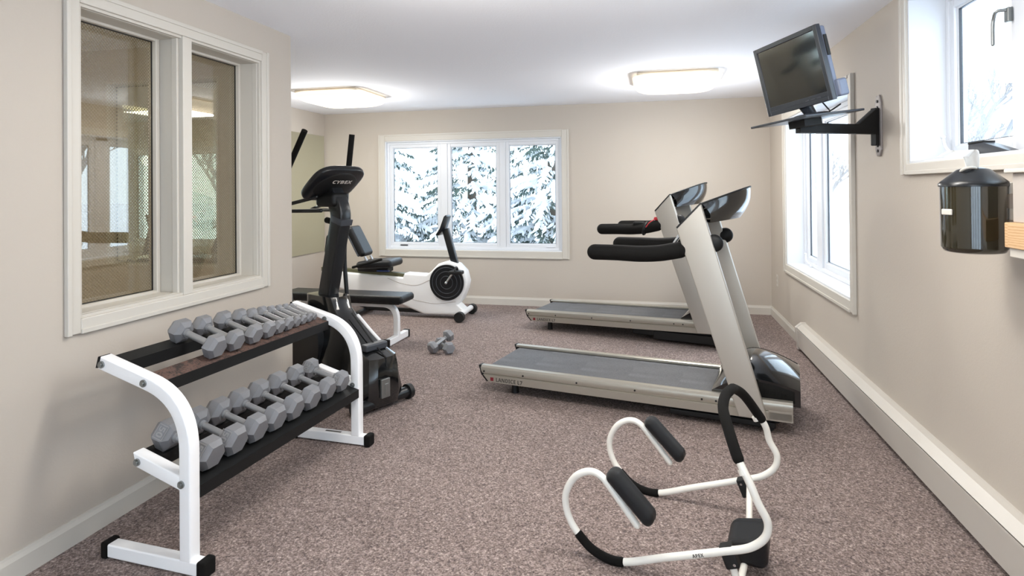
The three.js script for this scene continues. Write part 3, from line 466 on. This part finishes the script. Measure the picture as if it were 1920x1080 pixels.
// ---------------------------------------------------------------- elliptical trainer
{
  const o = thing('elliptical_trainer', 'black elliptical trainer half hidden behind the wall corner', 'elliptical trainer', [-1.73, 0, -3.6], -0.4226);
  const X = (s) => -s;                                   // s runs backwards from the front stabiliser
  const st = part('front_stabiliser', cyl(V(0.02, 0.05, 0.22), V(0.02, 0.05, -0.2), 0.036, 0.036, 24), M.satin, o);
  for (const s of [-1, 1]) part('end_cap', cyl(V(0.02, 0.05, s * 0.2), V(0.02, 0.05, s * 0.235), 0.05, 0.048, 24), M.black, st);
  // shroud: lofted from rounded sections
  const sec = [[0.03, -0.06, 0.5, 0.26, 0.155], [0.12, -0.075, 0.5, 0.25, 0.15], [0.26, -0.06, 0.56, 0.25, 0.135], [0.33, -0.045, 0.62, 0.25, 0.125], [0.37, 0.06, 0.66, 0.24, 0.115], [0.45, 0.18, 0.71, 0.22, 0.1], [0.54, 0.31, 0.73, 0.2, 0.085], [0.6, 0.37, 0.735, 0.18, 0.08], [0.68, 0.4, 0.73, 0.15, 0.085]];
  const N = 28, pos = [], idx = [];
  for (const [y, s0, s1, r, hz] of sec) { const sh = roundRect(s1 - s0, hz * 2, Math.min(hz * 0.7, 0.09)).getSpacedPoints(N).slice(0, N); for (const p of sh) pos.push(X((s0 + s1) / 2) + p.x, y, p.y); }
  for (let i = 0; i < sec.length - 1; i++) for (let j = 0; j < N; j++) { const a = i * N + j, b = i * N + (j + 1) % N; idx.push(a, a + N, b, b, a + N, b + N); }
  const c0 = pos.length / 3; pos.push(X(0.55), 0.69, 0); for (let j = 0; j < N; j++) idx.push((sec.length - 1) * N + j, c0, (sec.length - 1) * N + (j + 1) % N);
  const sg = new THREE.BufferGeometry(); sg.setAttribute('position', new THREE.Float32BufferAttribute(pos, 3)); sg.setIndex(idx); sg.computeVertexNormals();
  const shroud = part('shroud', toCreasedNormals(sg, 0.5), M.gloss, o);
  part('seam', [slab([[0.072, 0.1], [0.078, 0.1], [0.05, 0.33], [-0.06, 0.4], [-0.3, 0.58], [-0.3, 0.574], [-0.062, 0.393], [0.044, 0.328]], -0.004, 0.004, 0)], M.black, shroud);
  part('latch', [box(-0.1, -0.035, 0.365, 0.41, -0.09, 0.09, 0.012)], M.greyPlastic, shroud);
  part('power_socket', [box(0.07, 0.088, 0.09, 0.21, 0.0, 0.07, 0.004), box(0.085, 0.092, 0.11, 0.18, 0.015, 0.045, 0.004)], M.bolt, shroud);
  part('chrome_edge', [tube([[-0.09, 0.385, -0.085], [-0.2, 0.46, -0.075], [-0.32, 0.545, -0.068]], 0.012, 20, 8)], M.white, shroud);
  // side cover discs and rear base
  for (const s of [-1, 1]) { const c = part('side_cover', [new THREE.CylinderGeometry(0.26, 0.26, 0.05, 40).rotateX(Math.PI / 2).translate(X(0.72), 0.36, s * 0.13)], M.satin, o); part('crank_arm', [slab(barOutline([[X(0.72), 0.36], [X(0.72) - 0.1, 0.36 + s * 0.14]], 0.05, 0.01), s * 0.165 - 0.015, s * 0.165 + 0.015, 0.004)], M.olive, c); }
  part('base_rail', [box(X(1.75), X(0.4), 0.04, 0.1, -0.05, 0.05, 0.01)], M.black, o);
  part('rear_stabiliser', cyl(V(X(1.7), 0.045, 0.28), V(X(1.7), 0.045, -0.28), 0.032), M.satin, o);
  // leaning column bending back to the console
  const col = part('column', [slab(barOutline([[X(0.58), 0.62], [X(0.4), 1.27], [X(0.52), 1.42]], 0.125, 0.09), -0.045, 0.045, 0.012, 3)], M.satin, o);
  part('column_band', [slab([[X(0.355), 1.17], [X(0.34), 1.21], [X(0.46), 1.245], [X(0.475), 1.2]], -0.048, 0.048, 0.003)], M.greyPlastic, col);
  part('bottle_cage', [bent([[X(0.5), 1.1, -0.03], [X(0.6), 1.1, -0.02], [X(0.63), 0.96, -0.02], [X(0.53), 0.93, -0.03]], 0.004, 0.03, 8)], M.black, col);
  // console: rounded shell facing the user, logo on its back
  const cs = new THREE.SphereGeometry(1, 32, 20); const cp = cs.attributes.position; const sq = (v, e) => Math.sign(v) * Math.abs(v) ** e;
  for (let i = 0; i < cp.count; i++) cp.setXYZ(i, sq(cp.getX(i), 0.55) * 0.185, sq(cp.getY(i), 0.5) * 0.034, sq(cp.getZ(i), 0.55) * 0.2);
  cs.computeVertexNormals(); const tilt = 0.62, cm = new THREE.Matrix4().makeTranslation(X(0.5), 1.465, 0).multiply(rotZ(tilt));
  const con = part('console', cs.applyMatrix4(cm), M.satin, o);
  part('console_back', [new THREE.SphereGeometry(1, 24, 14).scale(0.15, 0.03, 0.165).translate(0.01, -0.024, 0).applyMatrix4(cm)], M.black, con);
  part('lettering', text('CYBEX', 0.03, 0.001).scale(1.25, 1, 1).applyMatrix4(cm.clone().multiply(new THREE.Matrix4().makeTranslation(0.09, -0.056, 0)).multiply(new THREE.Matrix4().makeBasis(V(0, 0, -1), V(1, 0.14, 0).normalize(), V(0.14, -1, 0).normalize()))), M.shelfGrey, con);
  part('neck', [box(X(0.62), X(0.4), 1.3, 1.4, -0.07, 0.07, 0.03)], M.dark, o);
  // fixed handles
  part('fixed_handle', [bent([[X(0.55), 1.37, 0.1], [X(0.98), 1.285, 0.19], [X(1.02), 1.265, 0.16], [X(0.5), 1.275, 0.1]], 0.013, 0.03), bent([[X(0.55), 1.37, -0.1], [X(0.98), 1.285, -0.19], [X(1.02), 1.265, -0.16], [X(0.5), 1.275, -0.1]], 0.013, 0.03)], M.satin, o);
  part('grip_stub', [cyl(V(X(0.42), 1.17, -0.05), V(X(0.66), 1.2, -0.06), 0.022)], M.foam, o);
  // swinging arms with foot beams
  for (const [s, topS, slope] of [[1, 0.535, 0.8], [-1, 0.545, 0.17]]) {
    const z = s * 0.2, p = (y) => V(X(topS + slope * (1.825 - y)), y, z);
    const arm = part('swing_arm', [bent([p(1.62).toArray(), p(1.45).toArray(), [X(0.66 + (s > 0 ? 0.1 : 0)), 0.9, s * 0.21], [X(0.62), 0.42, s * 0.22]], 0.016, 0.1)], M.satin, o);
    part('grip', [cyl(p(1.45), p(1.825), 0.0205)], M.foam, arm);
    const beam = part('foot_beam', [cyl(V(X(0.62), 0.42, s * 0.22), V(X(1.55), 0.3 - s * 0.04, s * 0.19), 0.024)], M.satin, o);
    part('foot_pedal', [box(X(1.45), X(1.08), 0.36 - s * 0.03, 0.38 - s * 0.03, s * 0.19 - 0.08, s * 0.19 + 0.08, 0.01), box(X(1.1), X(1.08), 0.36 - s * 0.03, 0.42 - s * 0.03, s * 0.19 - 0.08, s * 0.19 + 0.08, 0.008)], M.foam, beam);
  }
}

// ---------------------------------------------------------------- flat bench
{
  const o = thing('weight_bench', 'flat bench with black padded top and white bent legs', 'bench', [-2.85, 0, -5.2], -0.03);
  const L = 1.28, g = new RoundedBoxGeometry(L, 0.075, 0.28, 4, 0.026), p = g.attributes.position;
  for (let i = 0; i < p.count; i++) if (p.getY(i) > 0) { const t = Math.max(0, Math.abs(p.getX(i)) - (L / 2 - 0.07)) / 0.07; p.setY(i, p.getY(i) - 0.012 * t * t); }
  g.computeVertexNormals(); part('pad', g.translate(0, 0.415, 0), M.leather, o);
  part('pad_board', box(-0.6, 0.6, 0.368, 0.38, -0.12, 0.12), M.black, o);
  const fr = part('frame', [slab(barOutline([[-0.52, 0.06], [-0.52, 0.345], [0.52, 0.345], [0.52, 0.06]], 0.05, 0.14), -0.025, 0.025, 0.006, 3)], M.white, o);
  for (const x of [-0.52, 0.52]) { const f = part('foot', [box(x - 0.025, x + 0.025, 0.006, 0.066, -0.2, 0.2, 0.006)], M.white, o); for (const s of [-1, 1]) part('foot_cap', [box(x - 0.031, x + 0.031, 0, 0.072, s * 0.195, s * 0.225, 0.008)], M.black, f); }
}

// ---------------------------------------------------------------- recumbent bike
{
  const o = thing('recumbent_bike', 'white recumbent exercise bike with a black pedal disc below the back window', 'exercise bike', [0, 0, -6.3]);
  const hz = 0.09, body = part('body', [slab([[-3.72, 0.5], [-3.72, 0.34], [-3.3, 0.25], [-2.95, 0.235], [-2.68, 0.115], [-2.47, 0.04], [-2.06, 0.045], [-2.0, 0.09], [-2.08, 0.16], [-2.03, 0.22], [-1.985, 0.33], [-1.97, 0.41], [-2.0, 0.52], [-2.08, 0.6], [-2.19, 0.632], [-2.3, 0.6], [-2.38, 0.52], [-2.44, 0.475], [-2.7, 0.485], [-2.72, 0.44], [-3.4, 0.48]], -hz, hz, 0.02, 3)], M.bikeWhite, o);
  part('panel_line', [tube([[-2.9, 0.43, hz], [-2.75, 0.38, hz], [-2.55, 0.36, hz], [-2.4, 0.42, hz]], 0.003, 24, 6), tube([[-2.6, 0.2, hz], [-2.35, 0.165, hz], [-2.1, 0.19, hz]], 0.003, 24, 6)], M.shelfGrey, body);
  const disc = part('pedal_disc', [new THREE.CylinderGeometry(0.195, 0.195, 0.02, 56).rotateX(Math.PI / 2).translate(-2.195, 0.4, hz + 0.01)], M.satin, o);
  for (const r of [0.07, 0.12, 0.165]) part('groove_ring', [new THREE.TorusGeometry(r, 0.004, 6, 48).translate(-2.195, 0.4, hz + 0.021)], M.greyPlastic, disc);
  part('crank', [cyl(V(-2.195, 0.4, hz + 0.035), V(-2.11, 0.515, hz + 0.04), 0.012), ball(V(-2.195, 0.4, hz + 0.035), 0.018)], M.chrome, o);
  part('pedal', [box(-2.13, -1.985, 0.505, 0.545, hz + 0.04, hz + 0.14, 0.012), new THREE.TorusGeometry(0.05, 0.01, 8, 20, Math.PI).rotateY(Math.PI / 2).translate(-2.06, 0.53, hz + 0.09)], M.black, o);
  part('pedal', [box(-2.4, -2.28, 0.27, 0.3, -hz - 0.14, -hz - 0.03, 0.012)], M.black, o);
  part('seat_rail', [slab([[-3.75, 0.53], [-2.69, 0.475], [-2.69, 0.435], [-3.75, 0.485]], -0.05, 0.05, 0.004)], M.olive, o);
  // console post
  const post = part('console_post', [slab(barOutline([[-2.12, 0.56], [-2.24, 0.98]], 0.075, 0.01), -0.03, 0.03, 0.01, 3)], M.satin, o);
  part('console', [slab([[-2.33, 0.915], [-2.3, 0.91], [-2.245, 0.985], [-2.2, 1.12], [-2.215, 1.135], [-2.235, 1.12], [-2.285, 0.985]], -0.08, 0.08, 0.008)], M.satin, post);
  part('console_face', [slab([[-2.336, 0.92], [-2.331, 0.918], [-2.286, 0.985], [-2.236, 1.118], [-2.241, 1.12], [-2.292, 0.987]], -0.07, 0.07, 0.001)], M.bikeWhite, post);
  // seat and backrest
  part('seat_carriage', [box(-3.28, -2.9, 0.49, 0.545, -0.075, 0.075, 0.015)], M.black, o);
  part('adjuster', [box(-3.03, -2.88, 0.5, 0.515, 0.07, 0.1, 0.005)], M.blue, o);
  const seat = new RoundedBoxGeometry(0.42, 0.085, 0.4, 4, 0.038), sp = seat.attributes.position; for (let i = 0; i < sp.count; i++) sp.setZ(i, sp.getZ(i) * (1 - 0.3 * (sp.getX(i) + 0.21))); seat.computeVertexNormals();
  const st = part('seat', seat.rotateZ(0.06).translate(-3.03, 0.585, 0), M.leather, o);
  part('seat_handle', [bent([[-3.25, 0.56, 0.23], [-3.1, 0.6, 0.25], [-2.9, 0.655, 0.25]], 0.014, 0.05)], M.foam, st);
  const bk = new RoundedBoxGeometry(0.08, 0.38, 0.28, 4, 0.036), bp = bk.attributes.position; for (let i = 0; i < bp.count; i++) { const t = (bp.getY(i) + 0.19) / 0.38; bp.setZ(i, bp.getZ(i) * (0.85 + 0.3 * t - 0.35 * t * t * t)); } bk.computeVertexNormals();
  const back = part('backrest', bk.rotateZ(0.5).translate(-3.285, 0.835, 0), M.leather, o);
  part('back_shell', [new RoundedBoxGeometry(0.02, 0.34, 0.24, 3, 0.01).rotateZ(0.5).translate(-3.325, 0.815, 0)], M.greyPlastic, back);
  part('back_strut', [cyl(V(-3.19, 0.66, 0.07), V(-3.12, 0.54, 0.07), 0.014), cyl(V(-3.19, 0.66, -0.07), V(-3.12, 0.54, -0.07), 0.014)], M.chrome, o);
  // base
  part('base_beam', [slab([[-3.2, 0.05], [-2.1, 0.035], [-2.1, 0.07], [-3.2, 0.09]], -0.03, 0.03, 0.004), bent([[-3.4, 0.25, 0], [-3.34, 0.12, 0], [-3.15, 0.07, 0]], 0.025, 0.06)], M.black, o);
  part('rear_stabiliser', [cyl(V(-3.22, 0.04, 0.28), V(-3.22, 0.04, -0.28), 0.03)], M.satin, o);
  part('front_stabiliser', [cyl(V(-2.015, 0.075, 0.2), V(-2.015, 0.075, -0.2), 0.03)], M.bikeWhite, o);
  for (const s of [-1, 1]) part('transport_wheel', [cyl(V(-2.01, 0.056, s * 0.2), V(-2.01, 0.056, s * 0.26), 0.055, 0.055, 24)], M.black, o);
}

// ---------------------------------------------------------------- wall mirror in the alcove
{
  const o = thing('wall_mirror', 'large frameless wall mirror on the alcove wall behind the elliptical', 'mirror', [XA, 0.63, -5.35]);
  part('glass', box(0.006, 0.012, 0, 1.5, -1.72, 1.65), M.mirror, o); part('backing', box(0, 0.006, 0, 1.5, -1.72, 1.65), M.olive, o);
}

// ---------------------------------------------------------------- television on its wall arm
{
  const mount = thing('television_mount', 'black wall arm with tray holding up the television', 'wall mount', [XR, 1.735, -3.824]);
  part('wall_plate', [slab([[-0.045, -0.115], [-0.045, 0.155], [-0.02, 0.2], [0.02, 0.2], [0.045, 0.155], [0.045, -0.115], [0.02, -0.15], [-0.02, -0.15]], 0, 0.012, 0.003).rotateY(-Math.PI / 2)], M.plate, mount);
  for (const y of [-0.12, -0.09, 0.13, 0.165]) part('bolt', [new THREE.CylinderGeometry(0.008, 0.008, 0.008, 12).rotateZ(Math.PI / 2).translate(-0.014, y, 0)], M.black, mount);
  const tip = V(-0.49, 0, 0.245), dir = tip.clone().normalize(), L = tip.length(), bas = new THREE.Matrix4().makeBasis(dir, V(0, 1, 0), V().crossVectors(dir, V(0, 1, 0)));
  part('arm', [slab([[0.03, -0.025], [L, -0.025], [L, 0.03], [0.16, 0.03], [0.05, 0.115], [0.03, 0.115]], -0.022, 0.022, 0.004).applyMatrix4(bas)], M.dark, mount);
  part('pivot', [box(0.012, 0.05, -0.09, 0.125, -0.018, 0.018, 0.005).applyMatrix4(bas)], M.black, mount);
  const yaw = -1.041, roll = 0.071, trayM = new THREE.Matrix4().makeTranslation(-0.455, 0.052, 0.24).multiply(rotY(yaw)).multiply(rotX(0.12)).multiply(rotZ(0.05));
  part('tray', [box(-0.21, 0.21, -0.006, 0.006, -0.2, 0.19, 0.004).applyMatrix4(trayM)], M.tvBody, mount);
  part('tray_bracket', [box(-0.06, 0.06, -0.045, -0.004, -0.06, 0.06, 0.004).applyMatrix4(trayM)], M.black, mount);
  const tv = thing('television', 'small black flat-screen television angled down from the wall arm', 'television', [0.747, 2.036, -3.552], 0); tv.rotation.set(0.21, yaw, roll);
  const w = 0.48, h = 0.4;
  const bez = part('bezel', [...rectFrame(-w / 2, w / 2, -h / 2, h / 2, 0.026, -0.03, 0, 0.004), box(-w / 2 + 0.02, w / 2 - 0.02, -h / 2 + 0.02, -h / 2 + 0.05, -0.028, -0.003, 0.003)], M.tvBody, tv);
  part('screen', box(-w / 2 + 0.02, w / 2 - 0.02, -h / 2 + 0.045, h / 2 - 0.02, -0.02, -0.006), M.screen, tv);
  part('button', [0.06, 0.1, 0.14].map((x) => box(x, x + 0.025, -h / 2 + 0.026, -h / 2 + 0.034, -0.004, -0.001, 0.001)), M.greyPlastic, bez);
  const bs = part('back_shell', [box(-w / 2 + 0.004, w / 2 - 0.004, -h / 2 + 0.01, h / 2 - 0.01, -0.065, -0.03, 0.012), box(-w / 2 + 0.05, w / 2 - 0.05, -h / 2 + 0.02, h / 2 - 0.06, -0.1, -0.06, 0.02)], M.tvGrey, tv);
  part('side_port', [box(w / 2 - 0.006, w / 2 + 0.003, 0.03, 0.14, -0.055, -0.036, 0.003)], M.black, bs);
  part('speaker_pod', [box(w / 2 - 0.02, w / 2 + 0.02, -h / 2 + 0.01, -h / 2 + 0.1, -0.1, -0.04, 0.012)], M.tvGrey, bs);
  part('stand', [cyl(V(0, -h / 2 + 0.01, -0.05), V(0, -h / 2 - 0.045, -0.075), 0.035, 0.03, 20), new THREE.CylinderGeometry(0.09, 0.1, 0.012, 28).rotateX(-0.1).translate(0, -h / 2 - 0.05, -0.078)], M.tvBody, tv);
  part('cable', [tube([[0.08, -h / 2 + 0.02, -0.08], [0.1, -h / 2 - 0.04, -0.1], [0.16, -h / 2 - 0.05, -0.05], [0.22, -h / 2 - 0.03, -0.06]], 0.004, 20, 6)], M.black, tv);
}

// ---------------------------------------------------------------- wipe dispenser, shelf, sill object, outlet
{
  const sh = thing('hanging_cabinet', 'grey box with a wooden band at the right edge beside the dispenser', 'cabinet', [XR, 1.2, -2.25]);
  part('body', box(-0.14, 0, 0.09, 0.25, -0.01, 0.95, 0.004), M.shelfGrey, sh);
  part('top_ledge', box(-0.16, 0, 0.25, 0.264, -0.02, 0.95, 0.004), M.trim, sh);
  const bd = box(-0.16, 0, 0.008, 0.09, -0.02, 0.95, 0.004); { const a = bd.attributes; for (let k = 0; k < a.position.count; k++) a.uv.setXY(k, a.position.getZ(k) * 1.5, (a.position.getY(k) + a.position.getX(k)) * 4); } part('wood_band', bd, M.wood, sh);
  part('lower_trim', box(-0.15, 0, -0.022, 0.008, -0.01, 0.95, 0.003), M.trim, sh);
  const d = thing('wipe_dispenser', 'smoked black cylindrical wipe dispenser mounted on the right wall', 'dispenser', [1.112, 1.318, -2.44]); d.scale.setScalar(0.89);
  const pts = [[0.001, -0.165], [0.07, -0.165], [0.1, -0.158], [0.11, -0.14], [0.112, 0.1], [0.11, 0.108]].map((p) => new THREE.Vector2(...p));
  part('canister', new THREE.LatheGeometry(pts, 48), M.smoke, d);
  part('lid', new THREE.LatheGeometry([[0.116, 0.1], [0.117, 0.112], [0.108, 0.122], [0.055, 0.168], [0.03, 0.176], [0.001, 0.178]].map((p) => new THREE.Vector2(...p)), 48), M.satin, d);
  part('keyhole_tag', [new RoundedBoxGeometry(0.05, 0.024, 0.008, 3, 0.004).rotateY(-1.25).translate(-0.108, 0.0, 0.034)], M.trim, d);
  part('wall_bracket', [box(0.09, 0.186, -0.12, 0.1, -0.05, 0.05, 0.006)], M.shelfGrey, d);
  for (const y of [0.07, -0.03]) part('hinge', [box(0.085, 0.105, y, y + 0.045, 0.06, 0.078, 0.004)], M.trim, d);
  // wipe pulled up through the lid
  const wp = new THREE.PlaneGeometry(0.1, 0.13, 14, 14), p = wp.attributes.position; for (let i = 0; i < p.count; i++) { const x = p.getX(i), y = p.getY(i) + 0.065, k = y / 0.13; p.setXYZ(i, x * (0.25 + 0.9 * k) - 0.09 * k * k, 0.15 + 0.085 * Math.sin(k * 2.4), 0.03 * Math.sin(x * 60) * (1 - 0.4 * k) + 0.05 * k); }
  wp.computeVertexNormals(); part('wipe', wp.translate(-0.005, 0.01, 0.0), M.tissue, d);
  part('lid_slot', [new THREE.TorusGeometry(0.024, 0.006, 8, 24).rotateX(Math.PI / 2 - 0.5).translate(-0.03, 0.164, 0.03)], M.trim, d);
  const s = thing('sill_box', 'small dark wedge-shaped box lying on the high window sill', 'box', [1.385, 1.537, -2.86], 0.35);
  part('shell', slab([[-0.1, 0], [0.1, 0], [0.1, 0.05], [0.03, 0.055], [-0.1, 0.008]], -0.03, 0.03, 0.004).rotateY(Math.PI / 2), M.greyPlastic, s);
  part('lid', slab([[0.03, 0.055], [0.1, 0.05], [0.1, 0.058], [0.03, 0.062]], -0.031, 0.031, 0.002).rotateY(Math.PI / 2), M.black, s);
  const e = thing('wall_outlet', 'small cream wall outlet low on the right wall by the corner', 'outlet', [XR, 0.43, -6.77]);
  part('plate', box(-0.006, 0, -0.06, 0.06, -0.038, 0.038, 0.003), M.trim, e); for (const y of [-0.025, 0.025]) part('socket', box(-0.008, -0.005, y - 0.014, y + 0.014, -0.014, 0.014, 0.001), M.shelfGrey, e);
}

scene.traverse((o) => { if (o.isMesh) o.castShadow = o.receiveShadow = true; });
renderer.render(scene, camera);
